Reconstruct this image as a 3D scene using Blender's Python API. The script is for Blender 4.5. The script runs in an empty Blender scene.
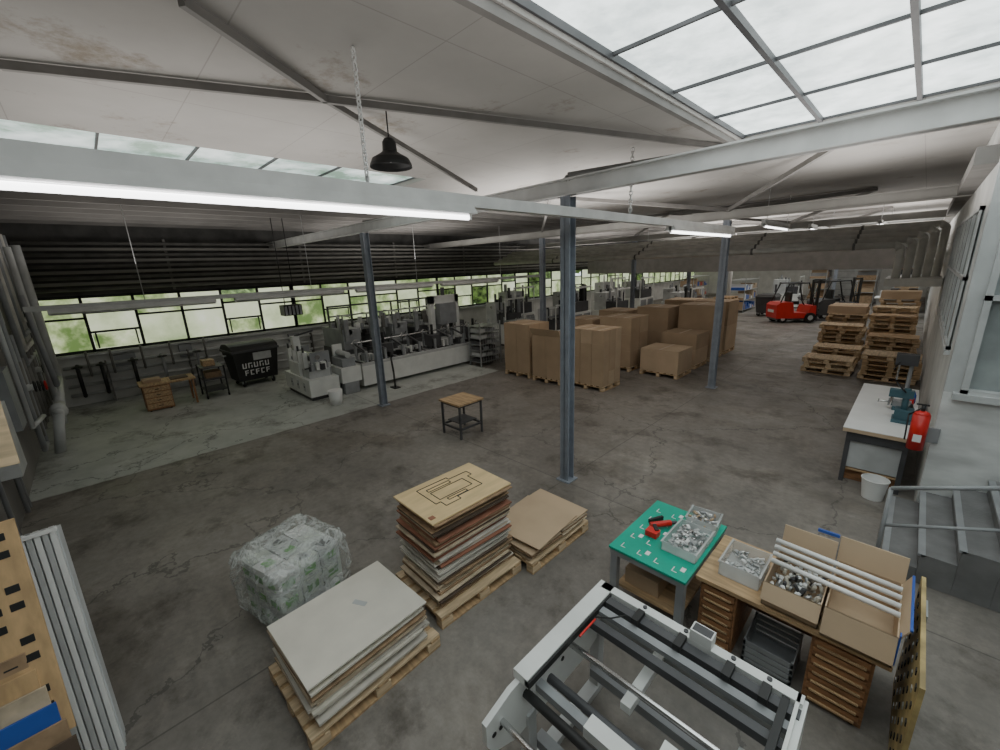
import bpy, bmesh, math, random
from mathutils import Vector, Matrix
random.seed(7)
R=random.Random(11)
# ------------------------------------------------------------ materials
MATS={}
def mat(name,col,rough=.6,metal=0.,var=.12,scale=3.,bump=0.,bscale=40.,emit=0.,alpha=1.,trans=0.,detail=6,stretch=None,col2=None):
    m=bpy.data.materials.new(name);m.use_nodes=True
    nt=m.node_tree;p=nt.nodes['Principled BSDF']
    tc=nt.nodes.new('ShaderNodeTexCoord');mp=nt.nodes.new('ShaderNodeMapping')
    nt.links.new(tc.outputs['Object'],mp.inputs[0])
    if stretch: mp.inputs['Scale'].default_value=stretch
    n=nt.nodes.new('ShaderNodeTexNoise');n.inputs['Scale'].default_value=scale;n.inputs['Detail'].default_value=detail
    nt.links.new(mp.outputs[0],n.inputs['Vector'])
    r=nt.nodes.new('ShaderNodeValToRGB')
    a=[max(0,c*(1-var)) for c in col];b=[min(1,c*(1+var)) for c in (col2 or col)]
    r.color_ramp.elements[0].position=.35;r.color_ramp.elements[0].color=(*a,1)
    r.color_ramp.elements[1].position=.65;r.color_ramp.elements[1].color=(*b,1)
    nt.links.new(n.outputs[0],r.inputs[0]);nt.links.new(r.outputs[0],p.inputs['Base Color'])
    p.inputs['Roughness'].default_value=rough;p.inputs['Metallic'].default_value=metal
    p.inputs['Alpha'].default_value=alpha
    p.inputs['Transmission Weight'].default_value=trans
    if bump:
        n2=nt.nodes.new('ShaderNodeTexNoise');n2.inputs['Scale'].default_value=bscale
        nt.links.new(tc.outputs['Object'],n2.inputs['Vector'])
        bp=nt.nodes.new('ShaderNodeBump');bp.inputs['Strength'].default_value=bump;bp.inputs['Distance'].default_value=.02
        nt.links.new(n2.outputs[0],bp.inputs['Height']);nt.links.new(bp.outputs[0],p.inputs['Normal'])
    if emit:
        nt.links.new(r.outputs[0],p.inputs['Emission Color']);p.inputs['Emission Strength'].default_value=emit
    MATS[name]=m
    return m
mat('ceil_dark',(.20,.19,.18),.9,var=.15,scale=.8)
mat('ceilbeam',(.34,.33,.31),.8,var=.1,scale=2)
mat('wallwhite',(.62,.62,.60),.8,var=.10,scale=2,bump=.1)
mat('walldark',(.09,.088,.084),.9,var=.25,scale=2)
mat('marble',(.66,.67,.66),.4,var=.20,scale=1.6,detail=12,stretch=(1,1,2.5))
mat('steelblue',(.25,.275,.32),.55,var=.12,scale=6)
mat('beamwhite',(.58,.58,.57),.55,var=.08,scale=4)
mat('truss',(.20,.19,.18),.7)
mat('black',(.018,.018,.018),.5,var=.2)
mat('rubber',(.012,.012,.012),.8)
mat('darkgrey',(.07,.07,.075),.5)
mat('grey',(.28,.29,.30),.5)
mat('stairgrey',(.17,.17,.17),.8,var=.2,bump=.2)
mat('lightgrey',(.50,.51,.51),.45)
mat('machwhite',(.74,.75,.73),.4,var=.06)
mat('chrome',(.62,.62,.62),.25,1.)
mat('galv',(.50,.52,.53),.38,.8,var=.1)
mat('red',(.62,.02,.015),.35,var=.1)
mat('blue',(.03,.10,.42),.4)
mat('green',(.0,.38,.26),.5,var=.12,scale=2)
mat('tealdark',(.05,.12,.15),.5)
mat('winreflect',(.30,.33,.33),.2,var=.3,scale=1.5)
mat('plastic_clear',(.75,.77,.77),.15,alpha=.45)
mat('white',(.8,.8,.79),.5,var=.03)
mat('cream',(.70,.66,.58),.5,var=.05,scale=4)
mat('labelgreen',(.12,.34,.08),.5,var=.3,scale=5)
mat('palecarton',(.62,.66,.60),.6,var=.12,scale=4)
mat('wood',(.46,.31,.17),.65,var=.25,scale=3,stretch=(1,8,8))
mat('woodlight',(.62,.47,.30),.65,var=.2,scale=3,stretch=(8,1,8))
mat('woodorange',(.56,.37,.19),.6,var=.15,scale=3,stretch=(6,6,1))
mat('woodred',(.30,.15,.07),.55,var=.3,scale=3,stretch=(2,9,9))
mat('ply',(.72,.54,.29),.55,var=.10,scale=2.5,stretch=(5,1,5))
mat('brassboard',(.40,.30,.13),.5,var=.35,scale=5)
mat('plygrey',(.56,.52,.46),.7,var=.12,scale=4)
mat('card',(.44,.32,.21),.85,var=.08,scale=1.5)
mat('card2',(.51,.38,.255),.85,var=.08,scale=1.5)
mat('tape',(.52,.39,.26),.4)
mat('b1',(.33,.22,.13),.8,var=.25,scale=8);mat('b2',(.52,.42,.30),.8,var=.2,scale=8)
mat('b3',(.10,.07,.05),.8);mat('b4',(.60,.56,.48),.8,var=.1,scale=8);mat('b5',(.30,.13,.08),.8)
mat('pipe',(.60,.58,.54),.6,var=.12,scale=3)
mat('pipedark',(.17,.165,.155),.7,var=.2)
mat('leaf',(.10,.18,.05),.7,var=.6,scale=3,col2=(.42,.55,.22),bump=.6,bscale=10,detail=10)
mat('tube',(1,1,1),.4,var=0,emit=6.)
def glassmat(name,cols,emit,scale,det=4,p0=.3,p1=.7):
    m=bpy.data.materials.new(name);m.use_nodes=True;nt=m.node_tree;p=nt.nodes['Principled BSDF']
    tc=nt.nodes.new('ShaderNodeTexCoord');n=nt.nodes.new('ShaderNodeTexNoise');n.inputs['Scale'].default_value=scale;n.inputs['Detail'].default_value=det;n.inputs['Roughness'].default_value=.65
    nt.links.new(tc.outputs['Object'],n.inputs['Vector'])
    r=nt.nodes.new('ShaderNodeValToRGB');cr=r.color_ramp
    for i,c in enumerate(cols):
        pos=p0+(p1-p0)*i/(len(cols)-1)
        e=cr.elements[i] if i<2 else cr.elements.new(pos)
        e.position=pos;e.color=(*c,1)
    nt.links.new(n.outputs[0],r.inputs[0]);nt.links.new(r.outputs[0],p.inputs['Emission Color'])
    p.inputs['Emission Strength'].default_value=emit;p.inputs['Base Color'].default_value=(.2,.22,.22,1);p.inputs['Roughness'].default_value=.3
    MATS[name]=m
glassmat('skyglass',[(.46,.52,.52),(.62,.69,.68),(.78,.85,.85)],2.9,2.6,14,.36,.62)
glassmat('sideglass',[(.16,.28,.20),(.52,.64,.60),(.85,.93,.90)],1.2,1.3,6,.38,.6)
glassmat('frost',[(.14,.24,.06),(.46,.57,.26),(.80,.87,.58)],.95,1.2,5,.38,.62)
glassmat('frost2',[(.38,.48,.24),(.66,.74,.47),(.85,.90,.70)],1.0,.8,5)
m=bpy.data.materials.new('clearglass');m.use_nodes=True;nt=m.node_tree;nt.nodes.clear()
o=nt.nodes.new('ShaderNodeOutputMaterial');tr=nt.nodes.new('ShaderNodeBsdfTransparent');gl=nt.nodes.new('ShaderNodeBsdfGlossy');mx=nt.nodes.new('ShaderNodeMixShader')
mx.inputs[0].default_value=.08;gl.inputs['Roughness'].default_value=.05
nt.links.new(tr.outputs[0],mx.inputs[1]);nt.links.new(gl.outputs[0],mx.inputs[2]);nt.links.new(mx.outputs[0],o.inputs[0]);MATS['clearglass']=m
def noise(sc,det=8,rg=.6,vec=None,dist=0):
    n=N('ShaderNodeTexNoise');n.inputs['Scale'].default_value=sc;n.inputs['Detail'].default_value=det;n.inputs['Roughness'].default_value=rg;n.inputs['Distortion'].default_value=dist
    Lk(vec or tc.outputs['Object'],n.inputs['Vector']);return n
def ramp(src,p0,c0,p1,c1):
    r=N('ShaderNodeValToRGB');r.color_ramp.elements[0].position=p0;r.color_ramp.elements[0].color=(*c0,1);r.color_ramp.elements[1].position=p1;r.color_ramp.elements[1].color=(*c1,1);Lk(src,r.inputs[0]);return r
def mixc(fac,a,b,mode='MIX'):
    x=N('ShaderNodeMix');x.data_type='RGBA';x.blend_type=mode
    if isinstance(fac,float): x.inputs[0].default_value=fac
    else: Lk(fac,x.inputs[0])
    Lk(a,x.inputs[6]);Lk(b,x.inputs[7]);return x.outputs[2]
def line(src,period,off,wd):
    a=N('ShaderNodeMath');a.operation='ADD';Lk(src,a.inputs[0]);a.inputs[1].default_value=off+1000*period
    b=N('ShaderNodeMath');b.operation='MODULO';Lk(a.outputs[0],b.inputs[0]);b.inputs[1].default_value=period
    c=N('ShaderNodeMath');c.operation='LESS_THAN';Lk(b.outputs[0],c.inputs[0]);c.inputs[1].default_value=wd;return c.outputs[0]
def math_(op,a,b=None):
    x=N('ShaderNodeMath');x.operation=op
    for i,q in enumerate((a,b)):
        if q is None: continue
        if isinstance(q,(int,float)): x.inputs[i].default_value=q
        else: Lk(q,x.inputs[i])
    return x.outputs[0]
# floor
m=bpy.data.materials.new('floorconcrete');m.use_nodes=True;nt=m.node_tree;p=nt.nodes['Principled BSDF'];MATS['floor']=m
N=nt.nodes.new;Lk=nt.links.new
tc=N('ShaderNodeTexCoord')
big=ramp(noise(.38,6).outputs[0],.34,(.168,.152,.136),.66,(.262,.240,.215))
fine=ramp(noise(9,10,.7).outputs[0],.3,(.78,.78,.78),.7,(1.14,1.14,1.14))
base=mixc(1.,big.outputs[0],fine.outputs[0],'MULTIPLY')
stain=ramp(noise(1.0,12,.72).outputs[0],.36,(.52,.50,.48),.48,(1,1,1))
base=mixc(1.,base,stain.outputs[0],'MULTIPLY')
stain3=ramp(noise(.33,9,.62,dist=.6).outputs[0],.38,(.72,.70,.67),.48,(1,1,1))
base=mixc(1.,base,stain3.outputs[0],'MULTIPLY')
stain2=ramp(noise(.55,14,.8).outputs[0],.50,(1,1,1),.70,(1.45,1.43,1.40))
base=mixc(1.,base,stain2.outputs[0],'MULTIPLY')
white=ramp(noise(2.3,12,.75).outputs[0],.61,(0,0,0),.76,(.13,.13,.125))
base=mixc(1.,base,white.outputs[0],'ADD')
sx=N('ShaderNodeSeparateXYZ');Lk(tc.outputs['Object'],sx.inputs[0])
w=noise(3,6)
def lt(src,val,soft):
    a=N('ShaderNodeMath');a.operation='MULTIPLY_ADD';Lk(w.outputs[0],a.inputs[0]);a.inputs[1].default_value=.12;Lk(src,a.inputs[2])
    b=N('ShaderNodeMapRange');b.inputs[1].default_value=val-soft;b.inputs[2].default_value=val+soft;b.inputs[3].default_value=1;b.inputs[4].default_value=0;Lk(a.outputs[0],b.inputs[0]);return b.outputs[0]
mm=N('ShaderNodeMath');mm.operation='MULTIPLY';Lk(lt(sx.outputs[0],-9.85,.03),mm.inputs[0]);Lk(lt(sx.outputs[1],9.7,.05),mm.inputs[1])
lg=ramp(noise(.9,10,.7).outputs[0],.3,(.33,.345,.32),.7,(.50,.515,.48))
lgc=mixc(1.,lg.outputs[0],stain.outputs[0],'MULTIPLY')
base=mixc(mm.outputs[0],base,lgc)
def ring(cx,cy,rad,wd,k):
    dx=math_('SUBTRACT',sx.outputs[0],cx);dy=math_('SUBTRACT',sx.outputs[1],cy)
    d=math_('SQRT',math_('ADD',math_('MULTIPLY',dx,dx),math_('MULTIPLY',dy,dy)))
    d=math_('ADD',d,math_('MULTIPLY',w.outputs[0],.12))
    e=math_('ABSOLUTE',math_('SUBTRACT',d,rad+.06))
    mr=N('ShaderNodeMapRange');Lk(e,mr.inputs[0]);mr.inputs[1].default_value=0;mr.inputs[2].default_value=wd;mr.inputs[3].default_value=k;mr.inputs[4].default_value=0;return mr.outputs[0]
v=N('ShaderNodeTexVoronoi');v.feature='DISTANCE_TO_EDGE';v.inputs['Scale'].default_value=.28
va=N('ShaderNodeVectorMath');va.operation='MULTIPLY_ADD';n3=noise(1.6,6);Lk(n3.outputs[1],va.inputs[0]);va.inputs[1].default_value=(.9,.9,.9);Lk(tc.outputs['Object'],va.inputs[2]);Lk(va.outputs[0],v.inputs['Vector'])
ck=math_('LESS_THAN',v.outputs['Distance'],.0035)
ml=math_('MAXIMUM',line(sx.outputs[0],6.15,3.72,.018),line(sx.outputs[1],6.85,-5.0,.018))
m3=math_('MULTIPLY',math_('MAXIMUM',ml,ck),.55)
brk=ramp(noise(.9,4).outputs[0],.45,(0,0,0),.55,(1,1,1))
rg=math_('MULTIPLY',math_('MAXIMUM',ring(-3.05,6.9,.8,.10,.28),ring(-2.4,15.,2.6,.2,.35)),brk.outputs[0])
m3=math_('MAXIMUM',m3,rg)
dk=N('ShaderNodeRGB');dk.outputs[0].default_value=(.05,.047,.043,1)
base=mixc(m3,base,dk.outputs[0])
Lk(base,p.inputs['Base Color'])
rr=ramp(noise(1.7,6).outputs[0],.3,(.38,.38,.38),.7,(.70,.70,.70));Lk(rr.outputs[0],p.inputs['Roughness'])
bp=N('ShaderNodeBump');bp.inputs['Strength'].default_value=.15;bp.inputs['Distance'].default_value=.01;Lk(noise(20,8).outputs[0],bp.inputs['Height']);Lk(bp.outputs[0],p.inputs['Normal'])
# ceiling boards
m=bpy.data.materials.new('ceiling_boards');m.use_nodes=True;nt=m.node_tree;p=nt.nodes['Principled BSDF'];MATS['ceil']=m
N=nt.nodes.new;Lk=nt.links.new;tc=N('ShaderNodeTexCoord');p.inputs['Roughness'].default_value=.9
c1=ramp(noise(.5,8).outputs[0],.3,(.33,.315,.297),.7,(.43,.412,.39))
c2=ramp(noise(.8,12,.75).outputs[0],.32,(.60,.54,.46),.43,(1,1,1))
base=mixc(1.,c1.outputs[0],c2.outputs[0],'MULTIPLY')
sx=N('ShaderNodeSeparateXYZ');Lk(tc.outputs['Object'],sx.inputs[0])
m3=math_('MULTIPLY',math_('MAXIMUM',line(sx.outputs[0],2.5,.3,.012),line(sx.outputs[1],1.25,.2,.010)),.35)
dk=N('ShaderNodeRGB');dk.outputs[0].default_value=(.13,.12,.11,1)
Lk(mixc(m3,base,dk.outputs[0]),p.inputs['Base Color'])
# clear wrinkled plastic
m=bpy.data.materials.new('bagplastic');m.use_nodes=True;nt=m.node_tree;p=nt.nodes['Principled BSDF'];MATS['bagplastic']=m
N=nt.nodes.new;Lk=nt.links.new;tc=N('ShaderNodeTexCoord')
p.inputs['Roughness'].default_value=.10;p.inputs['Base Color'].default_value=(.80,.84,.82,1);p.inputs['Specular IOR Level'].default_value=1.
nn=noise(5,6,.6,dist=1.2)
e=math_('ABSOLUTE',math_('SUBTRACT',nn.outputs[0],.5))
al=ramp(e,.0,(.60,.60,.60),.09,(.20,.20,.20));Lk(al.outputs[0],p.inputs['Alpha'])
bp=N('ShaderNodeBump');bp.inputs['Strength'].default_value=1.;bp.inputs['Distance'].default_value=.08;Lk(e,bp.inputs['Height']);Lk(bp.outputs[0],p.inputs['Normal'])

# ------------------------------------------------------------ mesh builder
class B:
    def __init__(s,name,M=None):
        s.name=name;s.bm=bmesh.new();s.mats=[];s.M=M or Matrix.Identity(4)
    def mi(s,m):
        if m not in s.mats:s.mats.append(m)
        return s.mats.index(m)
    def face(s,pts,m,smooth=False):
        vs=[s.bm.verts.new(s.M@Vector(p)) for p in pts]
        f=s.bm.faces.new(vs);f.material_index=s.mi(m);f.smooth=smooth;return f
    def hexa(s,P,m):
        vs=[s.bm.verts.new(s.M@Vector(p)) for p in P];k=s.mi(m)
        for q in ((0,3,2,1),(4,5,6,7),(0,1,5,4),(1,2,6,5),(2,3,7,6),(3,0,4,7)):
            f=s.bm.faces.new([vs[i] for i in q]);f.material_index=k
    def box(s,x0,y0,z0,x1,y1,z1,m):
        s.hexa([(x0,y0,z0),(x1,y0,z0),(x1,y1,z0),(x0,y1,z0),(x0,y0,z1),(x1,y0,z1),(x1,y1,z1),(x0,y1,z1)],m)
    def rbox(s,cx,cy,z0,w,d,h,a,m):
        c,sn=math.cos(a),math.sin(a);P=[]
        for z in (z0,z0+h):
            for ux,uy in ((-1,-1),(1,-1),(1,1),(-1,1)):
                x=ux*w/2;y=uy*d/2;P.append((cx+x*c-y*sn,cy+x*sn+y*c,z))
        s.hexa(P,m)
    def bar(s,p0,p1,w,h,m):
        p0=Vector(p0);p1=Vector(p1);d=(p1-p0).normalized()
        up=Vector((0,0,1)) if abs(d.z)<.95 else Vector((0,1,0))
        a=d.cross(up).normalized()*w/2;b=a.cross(d).normalized()*h/2
        s.hexa([p0-a-b,p0+a-b,p0+a+b,p0-a+b,p1-a-b,p1+a-b,p1+a+b,p1-a+b],m)
    def cyl(s,p0,p1,r,m,seg=12,r2=None,cap=True):
        p0=Vector(p0);p1=Vector(p1);d=(p1-p0).normalized();r2=r if r2 is None else r2
        up=Vector((0,0,1)) if abs(d.z)<.95 else Vector((1,0,0))
        a=d.cross(up).normalized();b=a.cross(d).normalized();k=s.mi(m)
        A=[];C=[]
        for i in range(seg):
            t=2*math.pi*i/seg;v=a*math.cos(t)+b*math.sin(t)
            A.append(s.bm.verts.new(s.M@(p0+v*r)));C.append(s.bm.verts.new(s.M@(p1+v*r2)))
        for i in range(seg):
            j=(i+1)%seg;f=s.bm.faces.new((A[i],A[j],C[j],C[i]));f.material_index=k;f.smooth=True
        if cap:
            f=s.bm.faces.new(A[::-1]);f.material_index=k;f=s.bm.faces.new(C);f.material_index=k
    def path(s,pts,r,m,seg=10):
        for i in range(len(pts)-1):
            s.cyl(pts[i],pts[i+1],r,m,seg)
            if i: s.ball(pts[i],r*1.02,m)
    def ball(s,c,r,m,sc=(1,1,1),u=10,v=6):
        M=s.M@Matrix.Translation(c)@Matrix.Diagonal((r*sc[0],r*sc[1],r*sc[2],1))
        res=bmesh.ops.create_uvsphere(s.bm,u_segments=u,v_segments=v,radius=1,matrix=M);k=s.mi(m)
        for vv in res['verts']:
            for f in vv.link_faces:f.material_index=k;f.smooth=True
    def torus(s,M,R_,r,m,su=12,sv=6,sx=1.):
        k=s.mi(m);g=[]
        for i in range(su):
            t=2*math.pi*i/su;row=[]
            for j in range(sv):
                q=2*math.pi*j/sv
                row.append(s.bm.verts.new(s.M@M@Vector(((R_*sx+r*math.cos(q))*math.cos(t),(R_+r*math.cos(q))*math.sin(t),r*math.sin(q)))))
            g.append(row)
        for i in range(su):
            for j in range(sv):
                f=s.bm.faces.new((g[i][j],g[(i+1)%su][j],g[(i+1)%su][(j+1)%sv],g[i][(j+1)%sv]));f.material_index=k;f.smooth=True
    def extr(s,pts,vec,m):
        vec=Vector(vec);n=len(pts);A=[s.bm.verts.new(s.M@Vector(p)) for p in pts];C=[s.bm.verts.new(s.M@(Vector(p)+vec)) for p in pts];k=s.mi(m)
        fs=[s.bm.faces.new(A[::-1]),s.bm.faces.new(C)]+[s.bm.faces.new((A[i],A[(i+1)%n],C[(i+1)%n],C[i])) for i in range(n)]
        for f in fs:f.material_index=k
    def done(s,bevel=0.,wall=False):
        bmesh.ops.recalc_face_normals(s.bm,faces=s.bm.faces[:])
        co=[v.co for v in s.bm.verts]
        mn=Vector([min(c[i] for c in co) for i in range(3)]);mxx=Vector([max(c[i] for c in co) for i in range(3)])
        org=Vector(((mn.x+mxx.x)/2,(mn.y+mxx.y)/2,mn.z)) if not wall else Vector((0,0,0))
        for v in s.bm.verts:v.co-=org
        me=bpy.data.meshes.new(s.name);s.bm.to_mesh(me);s.bm.free()
        for m in s.mats:me.materials.append(MATS[m])
        ob=bpy.data.objects.new(s.name,me);ob.location=org;bpy.context.scene.collection.objects.link(ob)
        if bevel:
            md=ob.modifiers.new('bevel','BEVEL');md.width=bevel;md.segments=2;md.limit_method='ANGLE'
        return ob
def T(x,y,z=0,a=0): return Matrix.Translation((x,y,z))@Matrix.Rotation(a,4,'Z')

CZ=5.15; XW=-17.; XR=.42; YF=46.; YN=-1.4
# ------------------------------------------------------------ shell
b=B('floor');b.box(XW-.2,YN-.2,-.2,4.2,YF+.2,0,'floor');b.done(wall=True)
def ceilslab(name,rects,m):
    b=B(name)
    for r in rects:b.box(r[0],r[1],CZ,r[2],r[3],CZ+.12,m)
    b.done(wall=True)
ceilslab('ceiling',[(XW-.2,YN-.2,-8.3,YF+.2),(-8.3,5.0,-6.9,YF+.2),(-6.9,YN-.2,-2.2,30),(-2.2,YN-.2,2.5,-1.0),(2.5,YN-.2,4.2,7.4),(-2.2,7.4,4.2,30),(-6.9,34,4.2,YF+.2)],'ceil')
def skylight(name,xs,ys,m,barw=.045,jw=.012):
    b=B(name);z=CZ+.1
    b.box(xs[0],ys[0],z,xs[-1],ys[-1],z+.02,m)
    for i,x in enumerate(xs):b.box(x-barw/2,ys[0],CZ+.04,x+barw/2,ys[-1],CZ+.1,'darkgrey')
    for y in ys:b.box(xs[0],y-jw,CZ+.07,xs[-1],y+jw,CZ+.1,'darkgrey')
    b.done(wall=True)
skylight('window_1',[-2.2,-1.27,-.34,.58,1.52,2.5],[-1,0.,1.2,2.4,3.65,4.9,6.15,7.4],'skyglass')
skylight('window_2',[-8.3,-6.9],[-1.4,-.5,.5,1.5,2.5,3.5,5.0],'sideglass',.05)
skylight('window_3',[-6.9,-5.2,-3.5,-1.8,0,2,4.2],[30,31,32,33,34],'skyglass')
b=B('wall_left')
b.box(XW-.2,YN-.2,0,XW,YF,1.5,'wallwhite');b.box(XW-.2,YN-.2,3.15,XW,YF,CZ,'walldark')
b.box(XW-.2,YN-.2,1.5,XW,YN+.1,3.15,'wallwhite');b.done(wall=True)
b=B('wall_near');b.box(XW,YN-.2,0,4.2,YN,CZ,'ceil_dark');b.done(wall=True)
b=B('wall_far');b.box(XW,YF,0,XR,YF+.2,CZ,'wallwhite');b.done(wall=True)
b=B('wall_right')
b.box(XR,7.7,0,XR+.2,YF,CZ,'wallwhite')
b.done(wall=True)
b=B('wall_stair')
b.box(XR,7.5,0,4.2,7.7,1.75,'marble')
b.box(XR,7.5,1.75,.56,7.7,CZ,'lightgrey');b.box(1.9,7.5,1.75,4.2,7.7,CZ,'lightgrey');b.box(.56,7.5,4.0,1.9,7.7,CZ,'lightgrey');b.done(wall=True)
b=B('wall_back');b.box(4.0,YN,0,4.2,7.5,CZ,'wallwhite');b.done(wall=True)
b=B('window_4')
b.box(.56,7.56,1.75,1.9,7.6,4.0,'winreflect')
for x in (.56,.98,1.41,1.84):b.box(x,7.44,1.75,x+.06,7.6,4.0,'lightgrey')
for z in (1.75,2.9,3.94):b.box(.56,7.44,z,1.9,7.6,z+.06,'lightgrey')
b.box(.5,7.4,1.68,2.0,7.5,1.76,'lightgrey')
b.done(wall=True)
b=B('window_30')
b.box(.395,8.0,2.2,.41,13.8,4.0,'winreflect')
for i in range(7):b.box(.37,8.0+i*.96,2.2,.418,8.05+i*.96,4.0,'lightgrey')
for z in (2.2,3.1,3.95):b.box(.37,8.0,z,.418,13.81,z+.05,'lightgrey')
b.box(.36,7.95,2.14,.418,13.85,2.2,'lightgrey')
b.done(wall=True)
y=YN+.1;wi=5
while y<YF-.5:
    y1=min(y+6.9,YF)
    b=B('window_%d'%wi);wi+=1
    n=6;dy=(y1-y)/n
    b.box(XW-.12,y,1.5,XW-.02,y+.08,3.15,'black');b.box(XW-.12,y,1.5,XW-.02,y1,1.58,'black');b.box(XW-.12,y,3.07,XW-.02,y1,3.15,'black')
    for i in range(n):
        a=y+i*dy;c=a+dy
        b.box(XW-.1,c-.035,1.5,XW-.02,c+.035,3.15,'black')
        k=i%6
        hz=2.5 if k not in (1,4) else 2.65
        b.box(XW-.1,a,hz-.03,XW-.02,c,hz+.03,'black')
        lo=R.choice(['frost','frost2','clearglass','frost']);hi=R.choice(['frost2','frost','clearglass','frost'])
        if k in (1,4):
            b.box(XW-.1,a,2.05,XW-.02,c,2.11,'black');lo='frost2'
            b.box(XW-.06,a+.05,1.6,XW-.03,c-.05,2.03,'frost');b.box(XW-.08,a+.1,1.6,XW-.02,a+.14,2.05,'black');b.box(XW-.08,c-.14,1.6,XW-.02,c-.1,2.05,'black')
        b.box(XW-.08,a,1.55,XW-.07,c,hz,lo);b.box(XW-.08,a,hz,XW-.07,c,3.1,hi)
    b.done(wall=True);y=y1
b=B('trim_sill');b.box(XW,YN,1.42,XW+.14,YF,1.5,'lightgrey');b.done(wall=True)
b=B('outdoor_ground');b.box(-40,-14,-.3,XW-.25,62,-.1,'leaf');b.done(wall=True)
b=B('hedge')
for i in range(210):
    yy=R.uniform(-12,54);rr=R.uniform(.6,1.3)
    b.ball((-20.5+R.uniform(-1.2,.8),yy,R.uniform(.3,5.2)),rr,'leaf',(1,1,1),10,7)
hd=b.done()
md=hd.modifiers.new('s','SUBSURF');md.levels=1;md.render_levels=1
tx=bpy.data.textures.new('hn','CLOUDS');tx.noise_scale=.25;md=hd.modifiers.new('d','DISPLACE');md.texture=tx;md.strength=.5
# ------------------------------------------------------------ structure
def hbeam_col(x,y,h=CZ):
    b=B('steel_column');w=.08
    b.box(x-w,y-w,0.02,x+w,y-w+.014,h,'steelblue');b.box(x-w,y+w-.014,0.02,x+w,y+w,h,'steelblue');b.box(x-.006,y-w,0.02,x+.006,y+w,h,'steelblue')
    b.box(x-.13,y-.13,0,x+.13,y+.13,.02,'steelblue');b.done()
for X0,Y0 in ((-3.7,5.1),(-3.7,11.9),(-3.7,32.3),(-9.75,5.1),(-9.75,11.9),(-9.75,18.7),(-9.75,25.5),(-9.75,32.3)):
    hbeam_col(X0,Y0,4.42)
def ibeam_x(x0,x1,y,z,h,w,m,name='trim_crossbeam'):
    b=B(name);b.box(x0,y-w/2,z,x1,y+w/2,z+.02,m);b.box(x0,y-w/2,z+h-.02,x1,y+w/2,z+h,m);b.box(x0,y-.01,z,x1,y+.01,z+h,m);b.done(wall=True)
for Y0 in (5.1,11.9,18.7,25.5,32.3):
    ibeam_x(XW,XR if Y0>6 else 4.0,Y0,4.43,.22,.16,'beamwhite' if Y0<6 else 'ceilbeam')
b=B('trim_roof_truss')
J=(-4.27,2.0,CZ-.05)
def tr(p,q,w=.045):b.bar(p,q,w,w*1.4,'truss')
tr((-5.12,-.1,CZ-.05),J);tr(J,(-2.35,7.3,CZ-.05));tr((-3.36,.76,CZ-.05),J);tr(J,(-5.5,5.0,4.76),.04);tr((-3.7,5.1,4.7),(-2.5,7.2,CZ-.06))
tr((-3.0,.3,CZ-.04),(-2.4,-.5,CZ-.04),.03);tr((-2.25,-1,CZ-.03),(-2.25,7.4,CZ-.03),.06)
tr((-5.0,-.9,CZ-.05),(-3.0,-.1,CZ-.05),.03)
for yy in (11.9,18.7,25.5):
    for x0,x1 in ((-9.75,-6.7),(-3.7,-6.7),(-3.7,-1.2)):
        tr((x0,yy-6.8,4.66),(x1,yy-3.4,CZ-.05),.06);tr((x1,yy-3.4,CZ-.05),(x0,yy,4.66),.06)
    tr((-6.7,yy-3.4,CZ-.05),(-1.2,yy-3.4,CZ-.05),.05)
b.done(wall=True)
b=B('trim_purlins')
for i in range(9):
    x=-16.4+i*.9
    b.box(x-.03,YN,CZ-.12,x+.03,30,CZ,'ceil_dark')
b.done(wall=True)
b=B('trim_bulkhead');b.box(XW+1,24.3,2.8,-.4,24.5,3.65,'truss');b.done(wall=True)
b=B('trim_eaves_beam');b.box(.22,7.8,4.45,XR,YF-.1,4.65,'truss');b.done(wall=True)
b=B('heating_pipes')
for i in range(9):
    z=3.32+i*.155
    b.cyl((XW+.45,YN+.3,z),(XW+.45,43,z),.045,'ceilbeam' if i%2 else 'pipedark',8)
for yy in range(2,43,4):b.box(XW+.34,yy,3.2,XW+.39,yy+.06,4.7,'pipedark')
b.done()
b=B('overhead_pipes')
for i in range(5):
    yy=15.4+i*.34;z=3.66+.13*i;xe=-.5+.19*i
    b.path([(XW+1.2,yy,z),(xe-.12,yy,z),(xe,yy,z-.10),(xe,yy,2.8)],.085,'pipe',12)
    for x in (-12,-8,-4,-1.5):b.cyl((x,yy,z),(x+.06,yy,z),.1,'pipedark')
b.box(-.7,15.2,2.6,.38,16.9,2.8,'pipe')
b.done()
b=B('ventilation_duct')
for x,z,r in ((.22,3.45,.13),(.24,3.1,.10)):
    b.cyl((x,17.3,z),(x,34,z),r,'white',14)
    for yy in (19,22,25,28,31):b.cyl((x,yy,z),(x,yy+.06,z),r+.02,'lightgrey',14)
b.done()
b=B('wall_pipes')
yy=YN+.22
for i in range(7):
    z=1.9+.27*i
    b.path([(-16.3,yy+.02*i,z),(-12.9-.3*i,yy+.02*i,z),(-12.9-.3*i,yy+.02*i,4.6)],.05,'pipe' if i%2 else 'grey',10)
b.path([(-14.9,yy+.25,4.4),(-14.9,yy+.25,1.2),(-13.4,yy+.25,.85),(-12.5,yy+.25,.85),(-12.5,yy+.1,.0)],.09,'lightgrey',14)
b.ball((-12.7,yy+.25,.85),.15,'lightgrey',(1,1,1.2));b.path([(-12.0,yy,2.6),(-12.0,yy,.4),(-11.5,yy,.4),(-11.5,yy,3.8)],.045,'grey',10);b.path([(-11.0,yy,4.6),(-11.0,yy,1.0),(-11.8,yy+.1,1.0)],.04,'lightgrey',10)
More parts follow.
